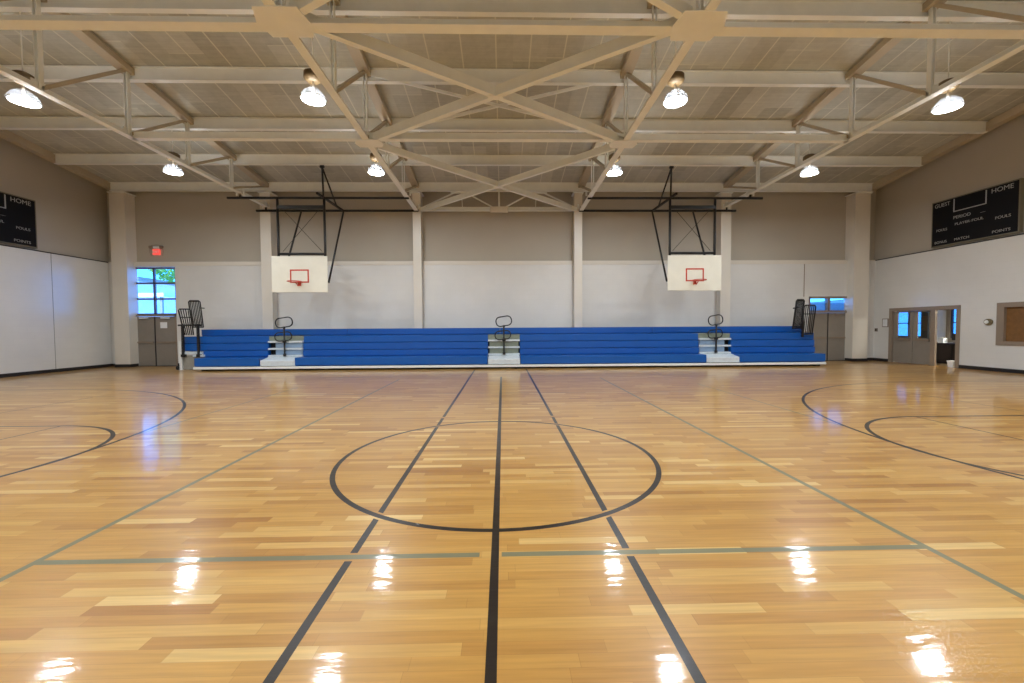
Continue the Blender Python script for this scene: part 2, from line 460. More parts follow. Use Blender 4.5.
for s_, l_ in ((-1, 'left'), (1, 'right')):
    mb = MB()
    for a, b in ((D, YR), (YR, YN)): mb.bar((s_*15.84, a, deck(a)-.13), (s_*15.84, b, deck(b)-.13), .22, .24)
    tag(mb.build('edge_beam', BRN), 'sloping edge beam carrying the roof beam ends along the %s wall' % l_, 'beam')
ZC = 6.53
XT = [-9.51, -3.42, 3.42, 9.51]
NODES = [17.38, 15.18, 13.13, 11.09, 9.04, 6.95, 5.05, 3.15, 1.06, -.99, -3.03, -5.1, -7.2]
names = ['roof truss at far left, crossing above the left court', 'roof truss left of centre with gusset plates', 'roof truss right of centre with gusset plates', 'roof truss at far right, crossing above the right court']
def ztop(y): return deck(y)-.13
def zin(y): return ZC-.0135*max(0, abs(y-YR)-1.9)
for i, x in enumerate(XT):
    zc = zin if i in (1, 2) else (lambda y: ZC)
    T = thing('roof_truss', (x, YR, ZC), 'off-white steel '+names[i], 'truss')
    if i in (1, 2): mb = MB().tee((x, NODES[0], zc(NODES[0])), (x, 6.95, ZC), .17, .13).tee((x, 6.95, ZC), (x, 3.15, ZC), .17, .13).tee((x, 3.15, ZC), (x, NODES[-1], zc(NODES[-1])), .17, .13)
    else: mb = MB().tee((x, NODES[0], ZC), (x, NODES[-1], ZC), .17, .13)
    mb.build('bottom_chord', STEEL, T)
    for a, b in ((17.45, YR), (YR, -7.45)):
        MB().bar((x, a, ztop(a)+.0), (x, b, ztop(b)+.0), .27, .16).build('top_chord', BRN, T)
    for n, y in enumerate(NODES):
        if n in (0,): continue
        MB().box(x-.045, x-.028, y-.05, y+.05, zc(y), ztop(y)).box(x+.028, x+.045, y-.05, y+.05, zc(y), ztop(y)).build('post', STEEL, T)
    # diagonals fall from each top joint towards the middle of the hall
    for a, b in list(zip(NODES[:6], NODES[1:7])):
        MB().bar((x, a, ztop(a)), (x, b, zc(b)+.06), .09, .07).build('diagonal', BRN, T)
    for a, b in list(zip(NODES[::-1][:6], NODES[::-1][1:7])):
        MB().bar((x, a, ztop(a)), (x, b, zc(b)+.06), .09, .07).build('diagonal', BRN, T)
    for n, y in enumerate(NODES[:6]):
        MB().plate([(x-.012, y-.16), (x+.012, y-.16), (x+.012, y+.16), (x-.012, y+.16)], zc(y)+.01, zc(y)+.2).build('joint_plate', STEEL, T)
    if i in (1, 2):
        s = 1 if i == 1 else -1
        for (yy, w, h) in ((6.95, .46, .36), (11.25, .40, .24), (3.15, .46, .36)):
            # hexagonal plate: wide towards the middle bay
            pts = [(-w*.62, -h*.9), (w*.85, -h*.9), (w*1.0, h*.1), (w*.78, h), (-w*.72, h), (-w*.88, 0)]
            if s < 0: pts = [(-px, py) for px, py in pts][::-1]
            MB().plate([(x+px, yy+py) for px, py in pts], zc(yy)-.024, zc(yy)-.008).build('gusset_plate', STEEL, T)

def strut(y, x0, x1, w, h, label):
    o = MB().tee((x0, y, ZC), (x1, y, ZC), w, h).build('cross_strut', STEEL)
    tag(o, label, 'beam', 'long struts between the trusses')
strut(7.10, -XW, XW, .22, .15, 'off-white strut nearest the camera, running across the whole width at the big gusset plates')
strut(11.22, -9.51, 9.51, .17, .19, 'off-white strut across the four trusses at the small gusset plates')
strut(3.15, -XW, XW, .22, .17, 'off-white strut above and behind the camera')
def xbrace(ya, yb, w, h, label, xe=3.25, x2=3.25):
    za, zb_ = zin(ya), zin(yb)
    B = thing('cross_bracing', (0, (ya+yb)/2, ZC), label, 'bracing', 'flat cross bracing between the inner trusses')
    a, b = (-xe, ya, za), (x2, yb, zb_); c, d = (xe, ya, za), (-x2, yb, zb_)
    MB().tee(a, b, w, h).build('brace', STEEL, B)
    MB().tee(c, d, w, h).build('brace', STEEL, B)
    ym = ya+(yb-ya)*xe/(xe+x2)
    MB().plate([(-.16, ym-.08), (.16, ym-.08), (.16, ym+.08), (-.16, ym+.08)], (za+zb_)/2-.02, (za+zb_)/2-.008).build('centre_plate', STEEL, B)
xbrace(6.98, 11.2, .12, .24, 'large off-white cross bracing overhead between the big and small gusset plates')
xbrace(11.60, 17.30, .10, .2, 'far off-white cross bracing between the small gusset plates and the back wall', x2=2.95)
xbrace(6.9, 3.2, .12, .24, 'off-white cross bracing directly above the camera, only one end showing')
# upright sway frame at the small gussets
S = thing('sway_frame', (0, 11.19, ZC), 'thin off-white upright X frame between the inner trusses above the middle strut', 'bracing')
for s in (-1, 1):
    MB().bar((3.4*s, 11.19+.03*s, ztop(11.19)), (-3.4*s, 11.19+.03*s, ZC+.1), .05, .07).build('brace', STEEL, S)
# end frame by the back wall: strut, W of light braces, centre plate
S = thing('end_frame', (0, 17.36, ZC-.05), 'off-white strut and W shaped light bracing at the back wall between inner trusses', 'bracing')
yb = 17.40; zt = 7.20
ze = 6.39
MB().tee((-3.25, yb, ze), (3.25, yb, ze), .16, .16).build('strut', STEEL, S)
for s in (-1, 1):
    MB().bar((3.2*s, yb, ze+.12), (1.75*s, yb, zt-.02), .05, .05).build('brace', STEEL, S)
    MB().bar((1.45*s, yb, zt-.02), (.25*s, yb, ze+.14), .05, .05).build('brace', STEEL, S)
    MB().box(1.3*s, 2.0*s, yb-.02, yb+.02, zt-.1, zt+.02).build('joint_plate', STEEL, S)
    MB().bar((1.55*s, yb, zt), (1.52*s, yb, ze+.1), .03, .03).build('hanger', STEEL, S)
MB().bar((0, yb, ze), (0, yb, zt+.1), .07, .05).build('king_post', STEEL, S)
MB().box(-.37, .37, yb-.16, yb-.09, ze-.10, ze+.14).build('centre_plate', COLM, S, bevel=.01)

# ------------------------------------------------------------------ lamps
def make_lamp(x, y, z=6.5):
    r = thing('high_bay_lamp', (x, y, z), '', 'lamp', 'high bay lamps under the roof')
    MB().lathe([(.0,z+.01), (.235,z+.01), (.24,z+.02), (.22,z+.035), (0,z+.04)], x, y).build('lens', LENS, r)
    MB().lathe([(.26,z-.0), (.265,z+.02), (.25,z+.09), (.20,z+.17), (.12,z+.24), (.115,z+.235), (.19,z+.162), (.24,z+.09), (.255,z+.02), (.253,z)], x, y).build('reflector', ACRYL, r)
    MB().lathe([(0,z+.40), (.12,z+.40), (.13,z+.41), (.14,z+.42), (.17,z+.44), (.185,z+.48), (.18,z+.58), (.12,z+.62), (.03,z+.64), (0,z+.64)], x, y).build('housing', BROWN, r)
    MB().cyl((x,y,z+.63), (x,y,deck(y)-.0), .012).build('hanger_rod', STEEL, r)
    MB().cyl((x,y,z+.06), (x,y,z+.42), .022).build('socket', COLM, r)
    ld = bpy.data.lights.new('lamp_light', 'AREA'); ld.shape = 'DISK'; ld.size = .4; ld.energy = LAMP; ld.color = (.84, .93, 1)
    l = bpy.data.objects.new('lamp_light', ld); COL.objects.link(l); l.parent = r; l.location = (0, 0, -.012)
    return r
LAMP = 118
LX = [-10.02, -3.86, 3.84, 10.08]
near_l = ['lit lamp at the far left edge under the nearest strut', 'lit lamp left of centre, in the front row by the large cross bracing', 'lit lamp right of centre, in the front row by the large cross bracing', 'lit lamp at the far right edge of the front row']
far_l = ['lit lamp in the back row nearest the left wall', 'lit lamp in the back row above the left backboard', 'lit lamp in the back row left of the right backboard', 'lit lamp in the back row nearest the right wall']
for j, y in enumerate((9.2, 13.4, 4.9, .5, -3.9)):
    for i, x in enumerate(LX):
        if j == 0: x, z = (-10.02, -3.93, 3.95, 10.08)[i], (6.38, 6.46, 6.46, 6.36)[i]
        elif j == 1: x, z = (-10.18, -3.86, 3.74, 10.10)[i], 6.45
        else: z = 6.45
        l = make_lamp(x, y, z)
        l['label'] = near_l[i] if j == 0 else far_l[i] if j == 1 else 'lit lamp in a row above or behind the camera, out of view'

# ------------------------------------------------------------------ basketball backstops
def backstop(s, label):
    # s=-1 left court, +1 right court; X measured outwards
    X = lambda v: s*v
    yA, yB, zP = 15.7, 17.38, 6.39
    r = thing('basketball_backstop', (X(7.35), yA, 2.9), label, 'basketball hoop', 'ceiling hung backstops')
    MB().cyl((X(10.02),yA,zP), (X(3.35),yA,zP), .045, n=10).build('ceiling_pipe', BLACK, r)
    MB().cyl((X(9.95),yB,zP), (X(3.33),yB,zP), .048, n=10).build('ceiling_pipe', BLACK, r)
    for xx in (9.55, 3.42):
        for yy in (yA, yB):
            MB().box(X(xx)-.03, X(xx)+.03, yy-.03, yy+.03, zP, ZC+.02).build('clamp', BLACK, r)
            MB().cyl((X(xx)-.12, yy, ZC-.05), (X(xx)-.12, yy, ZC+.12), .035, n=8).cyl((X(xx)+.12, yy, ZC-.05), (X(xx)+.12, yy, ZC+.12), .035, n=8).build('clamp_bolt', WHITEM, r)
    yf = yA
    for xx in (8.20, 6.48):
        MB().cyl((X(xx),yf,zP), (X(xx),yf,3.1), .045, n=10).build('mast', BLACK, r)
    MB().cyl((X(8.18),yf,4.33), (X(6.48),yf,4.33), .045, n=10).build('cross_pipe', BLACK, r)
    MB().box(X(8.18), X(6.48), yf-.05, yf+.05, 5.99, 6.11).build('cross_pipe', BLACK, r)
    for a, b in (((8.0,5.95),(6.6,4.42)), ((6.7,5.95),(8.05,4.42))):
        MB().cyl((X(a[0]),yf+.02,a[1]), (X(b[0]),yf+.02,b[1]), .009, n=6).build('tension_cable', BLACK, r)
    # rear braces
    MB().cyl((X(8.12),yB,zP), (X(7.85),yf+.06,4.25), .036, n=10).build('brace', BLACK, r)
    MB().cyl((X(6.40),yB,zP), (X(6.40),yf+.06,3.27), .036, n=10).build('brace', BLACK, r)
    # folding hoist arm
    MB().bar((X(6.42),yB,zP), (X(6.52),15.2,zP+.02), .07, .07).build('hoist_arm', BLACK, r)
    MB().cyl((X(6.37),15.33,7.40), (X(6.42),15.5,zP), .036, n=8).build('hoist_strut', BLACK, r)
    MB().cyl((X(6.37),15.33,7.38), (X(6.42),16.7,zP), .032, n=8).build('hoist_strut', BLACK, r)
    MB().cyl((X(6.37)-.07,15.33,7.40), (X(6.37)+.07,15.33,7.40), .05, n=10).build('pulley', BLACK, r)
    # board
    x0, x1 = X(8.39), X(6.35)
    z0, z1 = 2.89, 4.22
    yb0 = yf-.12
    bd = MB().box(x0, x1, yb0-.04, yb0, z0, z1).build('backboard', BOARDM, r, bevel=.012)
    for zz in (3.1, 4.1): MB().box(X(8.3), X(6.42), yb0, yf-.03, zz-.03, zz+.03).build('board_bracket', BLACK, r)
    # target square
    a, b, c, d = X(7.72), X(7.03), 3.24, 3.73
    xa, xb = min(a,b), max(a,b); t = .05
    MB().box(xa,xb,yb0-.045,yb0-.038,d-t,d).box(xa,xb,yb0-.045,yb0-.038,c,c+t).box(xa,xa+t,yb0-.045,yb0-.038,c+t,d-t).box(xb-t,xb,yb0-.045,yb0-.038,c+t,d-t).build('target_square', ORANGE, bd)
    cx, cy, zr = (xa+xb)/2, yb0-.045-.15-.23, 3.25
    rim = MB().tube([(cx+.235*math.cos(2*PI*k/28), cy+.235*math.sin(2*PI*k/28), zr) for k in range(28)], .014, closed=True)
    rim.build('rim', ORANGE, r)
    MB().box(cx-.08, cx+.08, cy+.22, yb0-.04, zr-.012, zr+.008).box(cx-.06,cx+.06,yb0-.055,yb0-.04,zr-.12,zr+.02).bar((cx-.07,cy+.24,zr-.02),(cx-.05,yb0-.05,zr-.13),.012,.03).bar((cx+.07,cy+.24,zr-.02),(cx+.05,yb0-.05,zr-.13),.012,.03).build('rim_bracket', ORANGE, r)
    return r
backstop(-1, 'white backboard with orange rim hanging on black pipes over the left part of the bleachers')
backstop(1, 'white backboard with orange rim hanging on black pipes over the right part of the bleachers')

# ------------------------------------------------------------------ bleachers
BL = thing('bleachers', (.3, 15.4, 0), 'folded bank of royal blue bench bleachers along the back wall with white front rail', 'bleachers')
ROW = [(.165,.475,15.40,16.0), (.475,.71,16.00,16.1), (.71,.985,16.04,16.15), (.985,1.265,16.08,16.7), (1.265,1.53,16.70,17.3)]
AIS = [(-8.85,-7.53), (-.46,.78), (7.78,9.05)]
def seg(name, k, x0, x1):
    z0, z1, yf, yb = ROW[k]
    p = [(yf+.01, z1), (yf, z1-.01), (yf, z0+.035), (yf+.04, z0+.022), (yf+.04, z0+.0), (yb+.1, z0+.0), (yb+.1, z1)]
    return MB().prism_x(p[::-1], x0, x1).build(name, BLUE, BL)
ext = [(-11.2,12.34), (-11.28,12.39), (-12.16,12.39), (-12.16,12.39), (-11.83,12.41)]
for k in range(5):
    a, b = ext[k]
    if k == 4:
        for p, q in ((a,-6.1), (-6.09,0), (.01,6.2), (6.21,b)): seg('bench_row', k, p, q)
        continue
    cuts = [a]
    for u, v in AIS:
        d = 0 if k else .0
        cuts += [u, v] if k else [u+(-.02 if u < -2 else .0), v+(-.02 if u < -2 else .0)]
    cuts.append(b)
    for p, q in zip(cuts[::2], cuts[1::2]): seg('bench_row', k, p, q)
for j, (u, v) in enumerate(AIS):
    alm = ALU
    MB().box(u, v, 16.22, 16.6, .13, 1.0).build('aisle_back', DARK, BL)  # near-black sheet painting the shade in the gaps between steps
    MB().box(u, v, 16.10, 16.6, 1.085, 1.26).build('aisle_riser', ALUG, BL)
    for z0, z1 in ((.475,.54), (.745,.81), (1.01,1.08)):
        MB().box(u+.01, v-.01, 15.97, 16.6, z0, z1).build('aisle_tread', alm, BL, bevel=.008)
    bx = (u+.27, v-.03) if j == 0 else (u+.06, v-.06) if j == 1 else (u+.03, v-.25)
    for z0, z1 in ((.55,.735), (.82,1.0)):
        MB().box(bx[0], bx[1], 16.03, 16.5, z0, z1).build('half_step', ALUG if j == 1 else STEPB, BL, bevel=.006)
    # loose bottom step in front of the lowest bench
    p = [(15.42, .17), (15.42, .36), (15.48, .39), (16.0, .47), (16.0, .17)]
    xs = (-8.83,-7.55) if j == 0 else (-.44,.76) if j == 1 else (7.80,9.08)
    MB().prism_x(p, xs[0], xs[1]).build('bottom_step', ALU, BL, bevel=.01)
# front rail and skids
MB().box(-11.2, 12.33, 15.33, 15.385, .075, .16).build('front_rail', WHITEM, BL, bevel=.008)
MB().box(-11.1, 12.3, 15.6, 15.66, .0, .13).build('rail_gap_shade', DARK, BL)  # near-black strip painting the shade under the front rail
for k in range(9):
    x = -10.8+k*2.85
    MB().cyl((x-.03,15.5,.04), (x+.03,15.5,.04), .04, n=12).build('wheel', DARK, BL)
# left end, where the lowest bench stops short
MB().box(-12.06, -11.25, 16.0, 16.05, .02, .55).build('end_panel', GREYP, BL)
MB().box(-12.16, -12.07, 15.95, 16.05, 0, 1.1).build('end_post', WHITEM, BL)
MB().box(-12.06, -11.30, 15.93, 16.5, .60, .69).build('end_tread', ALU, BL, bevel=.006)
MB().box(-11.62, -11.22, 15.90, 16.0, .50, .58).build('end_tread', ALU, BL, bevel=.006)
MB().cyl((-12.22,15.93,.09), (-12.16,15.93,.09), .08, n=14).build('end_wheel', DARK, BL)
# aisle rails with two hoops
def roundrect(cx, cz, w, h, rr, tilt, y):
    pts = []
    for qx, qz, a0 in ((1,1,0),(-1,1,90),(-1,-1,180),(1,-1,270)):
        for k in range(6):
            a = math.radians(a0+k*18)
            px = qx*(w/2-rr)+rr*math.cos(a); pz = qz*(h/2-rr)+rr*math.sin(a)
            pts.append((cx+px*math.cos(tilt)-pz*math.sin(tilt), y+px*.12, cz+px*math.sin(tilt)+pz*math.cos(tilt)))
    return pts
for x in (-8.19, .16, 8.42):
    H = MB().cyl((x,15.93,.53), (x,15.93,1.62), .030, n=10).build('rail_post', BLACK, BL)
    MB().tube(roundrect(x+(-.03 if x > 1 else 0), 1.785, .60, .36, .16, .16, 15.93), .022, closed=True).build('rail_hoop', BLACK, H)
    MB().tube(roundrect(x-.04, 1.25, .60, .32, .15, .10, 15.93), .022, closed=True).build('rail_hoop', BLACK, H)
    MB().cyl((x,15.93,1.02), (x,15.93,1.12), .07, n=10).cyl((x,15.93,.50), (x,15.93,.60), .055, n=10).cyl((x,15.93,1.55), (x,15.93,1.63), .045, n=10).build('rail_socket', BLACK, H)
# end guards: slatted panels leaning over the bench ends
def guard(s, xo):
    y = 15.90
    def g(xt0, xt1, zt, xb0, xb1, zb, n, rails, yy, name):
        A = lambda f, t: (s*(xt0+(xt1-xt0)*t+((xb0+(xb1-xb0)*t)-(xt0+(xt1-xt0)*t))*f)+xo, yy+.05*t, zt+(zb-zt)*f)
        r_ = .06
        mb = MB().tube([A(1,0), A(.05,0), A(.0,.12), A(0,.88), A(.05,1), A(1,1)], .024, n=6)
        for k in range(1, n): mb.cyl(A(.01,k/n), A(1,k/n), .017, n=6)
        for f in rails: mb.cyl(A(f,0), A(f,1), .02, n=6)
        return mb.build(name, BLACK, BL)
    g(12.10, 11.68, 2.31, 11.88, 11.60, 1.33, 5, (.32, .62), y, 'guard_panel')
    g(11.76, 11.37, 2.63, 11.64, 11.27, 1.62, 7, (.03, 1.0), y+.07, 'guard_panel')
    for xx in (11.97, 11.40):
        MB().box(s*xx+xo-.035, s*xx+xo+.035, y-.02, y+.05, .55, 1.74).box(s*xx+xo-.06, s*xx+xo+.06, y-.04, y+.1, .50, .60).build('guard_post', BLACK, BL)
    MB().cyl((s*12.12+xo, y, 1.70), (s*11.30+xo, y+.08, 1.70), .032, n=8).build('guard_rail', BLACK, BL)
    MB().cyl((s*11.36+xo, y+.05, 2.36), (s*11.16+xo, y+.05, 2.34), .02, n=6).build('guard_arm', BLACK, BL)
guard(-1, 0)
def guard_right():
    y = 15.9
    def g(t0, t1, zt, b0, b1, zb, n, rails, yy):
        A = lambda f, t: (t0+(t1-t0)*t+((b0+(b1-b0)*t)-(t0+(t1-t0)*t))*f, yy+.05*t, zt+(zb-zt)*f)
        mb = MB().tube([A(1,0), A(.05,0), A(.0,.12), A(0,.88), A(.05,1), A(1,1)], .024, n=6)
        for k in range(1, n): mb.cyl(A(.01,k/n), A(1,k/n), .017, n=6)
        for f in rails: mb.cyl(A(f,0), A(f,1), .02, n=6)
        mb.build('guard_panel', BLACK, BL)
    g(11.60, 11.95, 2.56, 11.46, 11.84, 1.42, 7, (.03, .96), y+.07)
    g(11.86, 12.36, 2.34, 11.78, 12.22, 1.20, 6, (.30, 1.0), y)
    MB().cyl((11.62,y,2.26), (11.42,y,2.22), .025, n=6).build('guard_arm', BLACK, BL)
    MB().box(11.80, 11.86, y+.0, y+.06, 1.1, 2.2).build('guard_post', BLACK, BL)
guard_right()

# ------------------------------------------------------------------ left exit door and window
def struct_root(name, loc):
    o = bpy.data.objects.new(name, None); COL.objects.link(o); o.location = loc; o['kind'] = 'structure'; return o
W = struct_root('window_1', (-14.53, D+.1, 2.16))
xa, xb = -15.44, -13.63
mb = MB(); y0, y1 = D+.06, D+.14
for x in (xa, (xa+xb)/2, xb): mb.box(x-.035, x+.035, y0, y1, 2.16, 4.15)
for z in (2.19, 2.83, 3.49, 4.12): mb.box(xa, xb, y0, y1, z-.035, z+.035)
mb.build('window_frame', DFRAME, W)
MB().box(xa, xb, D+.095, D+.105, 2.19, 4.12).build('glass', GLASS, W)
def double_door(name, x0, x1, ztop, paper, zt2=None):
    R = struct_root(name, ((x0+x1)/2, D+.06, 0))
    mb = MB().box(x0,x0+.06,D-.02,D+.2,0,ztop).box(x1-.06,x1,D-.02,D+.2,0,ztop).box(x0,x1,D-.02,D+.2,2.10,2.17)
    mb.build('door_frame', FRAMEM, R)
    xm = (x0+x1)/2
    for a, b in ((x0+.065, xm-.008), (xm+.008, x1-.065)):
        leaf = MB().box(a, b, D+.05, D+.095, .015, 2.09).build('door_leaf', DOORG, R)
        MB().box(a+.06, b-.06, D+.0, D+.03, .98, 1.04).box(a+.08,a+.12,D+.03,D+.05,.98,1.04).box(b-.12,b-.08,D+.03,D+.05,.98,1.04).build('push_bar', FRAMEM, leaf)
    MB().box(xm-.012, xm+.012, D+.02, D+.06, .01, 2.09).build('meeting_strip', BASE, R)
    MB().box(x0, x1, D-.02, D+.3, 0, .02).build('threshold', BASE, R)
    for a in (x0+.5, xm+.45): MB().box(a-.17, a+.17, D-.02, D+.05, 2.0, 2.07).build('door_closer', ALU if paper else FRAMEM, R)
    return R
Dr = double_door('door_1', -15.47, -13.60, 2.17, True)
# framed transom of the right door
R = double_door('door_2', 13.42, 15.20, 2.80, False)
mb = MB().box(13.42,15.20,D-.02,D+.2,2.72,2.80).box(14.27,14.37,D,D+.2,2.17,2.72).box(13.48,15.14,D+.0,D+.2,2.15,2.2)
W2 = struct_root('window_2', (14.31, D+.1, 2.17))
mb.build('window_frame', FRAMEM, W2)
MB().box(13.48, 15.14, D+.095, D+.105, 2.2, 2.72).build('glass', GLASS, W2)
mb = MB()
for k in range(12): mb.box(13.48, 15.14, D+.15, D+.165, 2.2+k*.028, 2.2+k*.028+.020)
mb.build('blind', BLIND, W2)
o = MB().box(-14.31, -14.03, D+.035, D+.045, 1.60, 1.85).build('notice', PAPER); tag(o, 'white paper notice taped to the left exit door', 'notice')

# exit sign with emergency heads above the tall window
X = thing('exit_sign', (-14.42, D+.14, 4.62), 'red lit exit sign with two small emergency lamp heads above the tall window', 'sign')
MB().box(-14.55, -14.27, D+.06, D+.14, 4.68, 4.91).build('sign_body', REDLIT, X, bevel=.015)
lettering('EXIT', .13, (-14.41, D+.057, 4.80), (1,0,0), (0,0,1), WHITEM, X)
MB().box(-14.52, -14.22, D+.05, D+.14, 4.95, 5.03).build('lamp_bar', PAPER, X)
for s in (-.22, .22): MB().cyl((-14.38+s, D+.1, 5.02), (-14.38+s, D+.02, 4.98), .05, .07, n=14).build('lamp_head', FRAMEM, X)
MB().tube([(-14.63,D+.1,4.64),(-14.68,D+.08,4.8),(-14.66,D+.08,5.05),(-14.4,D+.08,5.1),(-14.14,D+.08,5.05),(-14.12,D+.08,4.8),(-14.16,D+.1,4.64)], .008, n=6).build('wire_guard', FRAMEM, X)

# ------------------------------------------------------------------ right wall: doors, opening, office beyond
R = struct_root('door_3', (XW+.1, 15.7, 0))
def bxY(mb, y0, y1, z0, z1, x0=XW-.03, x1=XW+.32): return mb.box(x0, x1, y0, y1, z0, z1)
mb = MB()
F1 = XW+.05
bxY(mb, 16.88, 17.02, 0, 2.10, x1=F1); bxY(mb, 14.33, 14.45, 0, 2.10, x1=F1); bxY(mb, 14.33, 17.02, 2.10, 2.24, x1=F1); bxY(mb, 15.16, 15.32, 0, 2.1, x1=F1)
mb.build('door_frame', FRAMEM, R)
for (a, b) in ((16.08, 16.87), (15.33, 16.06)):
    mb = MB(); x0, x1 = XW+.04, XW+.085
    bxY(mb, a, b, .015, 1.02, x0, x1); bxY(mb, a, b, 2.05, 2.09, x0, x1); bxY(mb, a, a+.09, 1.02, 2.05, x0, x1); bxY(mb, b-.16, b, 1.02, 2.05, x0, x1)
    leaf = mb.build('door_leaf', DOORG, R)
    MB().box(XW+.06, XW+.068, a+.09, b-.16, 1.02, 2.05).build('glass', GLASS, leaf)
    MB().box(XW-.02, XW+.01, a+.06, b-.06, .93, .99).box(XW+.0, XW+.04, a+.08, a+.12, .93, .99).box(XW+.0, XW+.04, b-.12, b-.08, .93, .99).build('push_bar', FRAMEM, leaf)
    mb = MB(); t = .03
    bxY(mb, a+.07, b-.14, 1.0, 1.03, XW+.03, XW+.04); bxY(mb, a+.07, b-.14, 2.04, 2.07, XW+.03, XW+.04); bxY(mb, a+.07, a+.1, 1.0, 2.07, XW+.03, XW+.04); bxY(mb, b-.17, b-.14, 1.0, 2.07, XW+.03, XW+.04)
    mb.build('window_bead', FRAMEM, leaf)
# office beyond
XO, YO0, YO1, ZO = 21.5, 12.6, 23.5, 2.7
structure('wall_office_far', wall_with_holes('y', YO0, YO1, 0, ZO, XO, XO+.2, [(18.85,19.36,.9,2.35),(20.72,22.15,.9,2.35)]), TAN)
structure('wall_office_near', MB().box(XW+.3, XO+.2, YO0-.2, YO0, 0, ZO), TAN)
structure('wall_office_back', MB().box(XW+.3, XO+.2, YO1, YO1+.2, 0, ZO), TAN)
structure('wall_office_left', MB().box(XW+.3, XW+.5, D+.35, YO1, 0, ZO), TAN)
structure('floor_office', MB().box(XW+.3, XO+.2, YO0-.2, YO1+.2, -.2, 0), paint('office_floor', (110,96,80), .5))
structure('ceiling_office', MB().box(XW+.3, XO+.2, YO0-.2, YO1+.2, ZO, ZO+.1), TAN)
n = 3
for (a, b, z0, z1) in ((18.85,19.36,.9,2.35),(20.72,22.15,.9,2.35)):
    Wn = struct_root('window_%d' % n, (XO+.1, (a+b)/2, z0)); n += 1
    mb = MB()
    for yy in (a+.03, b-.03, (a+b)/2): mb.box(XO+.05, XO+.12, yy-.03, yy+.03, z0, z1)
    for zz in (z0+.03, z1-.03, (z0+z1)/2): mb.box(XO+.05, XO+.12, a, b, zz-.025, zz+.025)
    mb.build('window_frame', DFRAME, Wn)
    MB().box(XO+.08, XO+.09, a, b, z0, z1).build('glass', GLASS, Wn)
    mb = MB()
    for k in range(int((z1-z0)/.05)): mb.box(XO+.13, XO+.15, a, b, z0+k*.05, z0+k*.05+.034)
    mb.build('blind', BLIND, Wn)  # blinds added to dim the sky light through the office windows
# added light panel, set out of view to brighten the office
OL = thing('office_fill_panel', (18.7, 14.0, ZO-.06), 'added white light panel, out of view, brightening the office behind the right doors', 'lamp')
MB().box(18.3, 19.1, 13.4, 14.6, ZO-.05, ZO).build('housing', WHITEM, OL)
MB().box(18.35, 19.05, 13.45, 14.55, ZO-.06, ZO-.05).build('fill_face', emis('office_fill_glow', (255,250,240), 90), OL)
# counter with things on it, seen through the open leaf
CT = thing('counter', (18.3, 16.6, 0), 'dark brown counter standing in the room behind the open doorway', 'counter')
MB().box(17.7, 18.3, 15.2, 17.6, 0, .78).build('body', BLK, CT, bevel=.01)
MB().box(17.62, 18.35, 15.15, 17.65, .78, .82).build('worktop', paint('counter_top', (52,44,42), .3), CT, bevel=.008)
for k in range(4): MB().box(17.69, 17.70, 15.25+k*.59, 15.79+k*.59, .08, .72).build('panel', paint('panel_brown', (44,32,26), .45), CT)
o = MB().box(17.64, 17.84, 16.10, 16.30, .82, 1.02).build('paper_stack', PAPER, bevel=.01); tag(o, 'white box of papers on the dark counter in the doorway', 'box')
M_ = thing('monitor', (17.95, 15.85, .82), 'dark computer monitor on the counter beside the papers', 'monitor')
MB().box(17.9, 18.1, 15.75, 15.95, .82, .84).build('foot', BLK, M_); MB().box(17.98, 18.02, 15.82, 15.88, .84, 1.0).build('stem', BLK, M_)
MB().box(17.93, 17.98, 15.68, 16.04, .93, 1.2).build('screen', BLK, M_, bevel=.01)
CH = thing('office_chair', (18.7, 16.2, 0), 'dark office chair with a high back behind the counter', 'chair')
MB().box(18.45, 18.95, 15.95, 16.45, .45, .53).build('seat', BLK, CH, bevel=.03)
MB().box(18.9, 18.98, 15.95, 16.45, .65, 1.38).build('backrest', BLK, CH, bevel=.03)
MB().cyl((18.7,16.2,.08), (18.7,16.2,.45), .03).build('stem', BLK, CH)
for k in range(5):
    a = k*2*PI/5; MB().bar((18.7,16.2,.08), (18.7+.3*math.cos(a),16.2+.3*math.sin(a),.06), .05, .04).cyl((18.7+.3*math.cos(a),16.2+.3*math.sin(a)-.02,.03),(18.7+.3*math.cos(a),16.2+.3*math.sin(a)+.02,.03),.03,n=10).build('leg', BLK, CH)
BN = thing('waste_bin', (16.47, 14.66, 0), 'small white bin on the floor in the open doorway', 'bin')
MB().quadbox([(16.38,14.57,0),(16.56,14.57,0),(16.56,14.75,0),(16.38,14.75,0),(16.36,14.55,.22),(16.58,14.55,.22),(16.58,14.77,.22),(16.36,14.77,.22)]).build('body', PAPER, BN, bevel=.01)
MB().box(16.35, 16.59, 14.54, 14.78, .21, .235).build('rim', PAPER, BN, bevel=.008)
PO = thing('wall_poster', (21.47, 20.35, 1.2), 'pale poster on the office wall seen through the second door window', 'poster')
MB().box(21.45, 21.5, 20.0, 20.6, 1.25, 2.0).build('sheet', paint('cream_poster', (214,190,150), .7), PO)
MB().box(21.44, 21.45, 20.05, 20.3, 1.3, 1.9).build('print', paint('poster_blue', (110,150,190), .7), PO)
CB = thing('cabinet', (21.2, 19.72, 0), 'tall white cabinet against the far office wall', 'cabinet')
MB().box(21.0, 21.48, 19.5, 19.9, 0, 2.25).build('body', WHITEM, CB, bevel=.01)
for a in (19.51, 19.705): MB().box(20.98, 21.0, a, a+.185, .08, 2.2).build('door', WHITEM, CB)

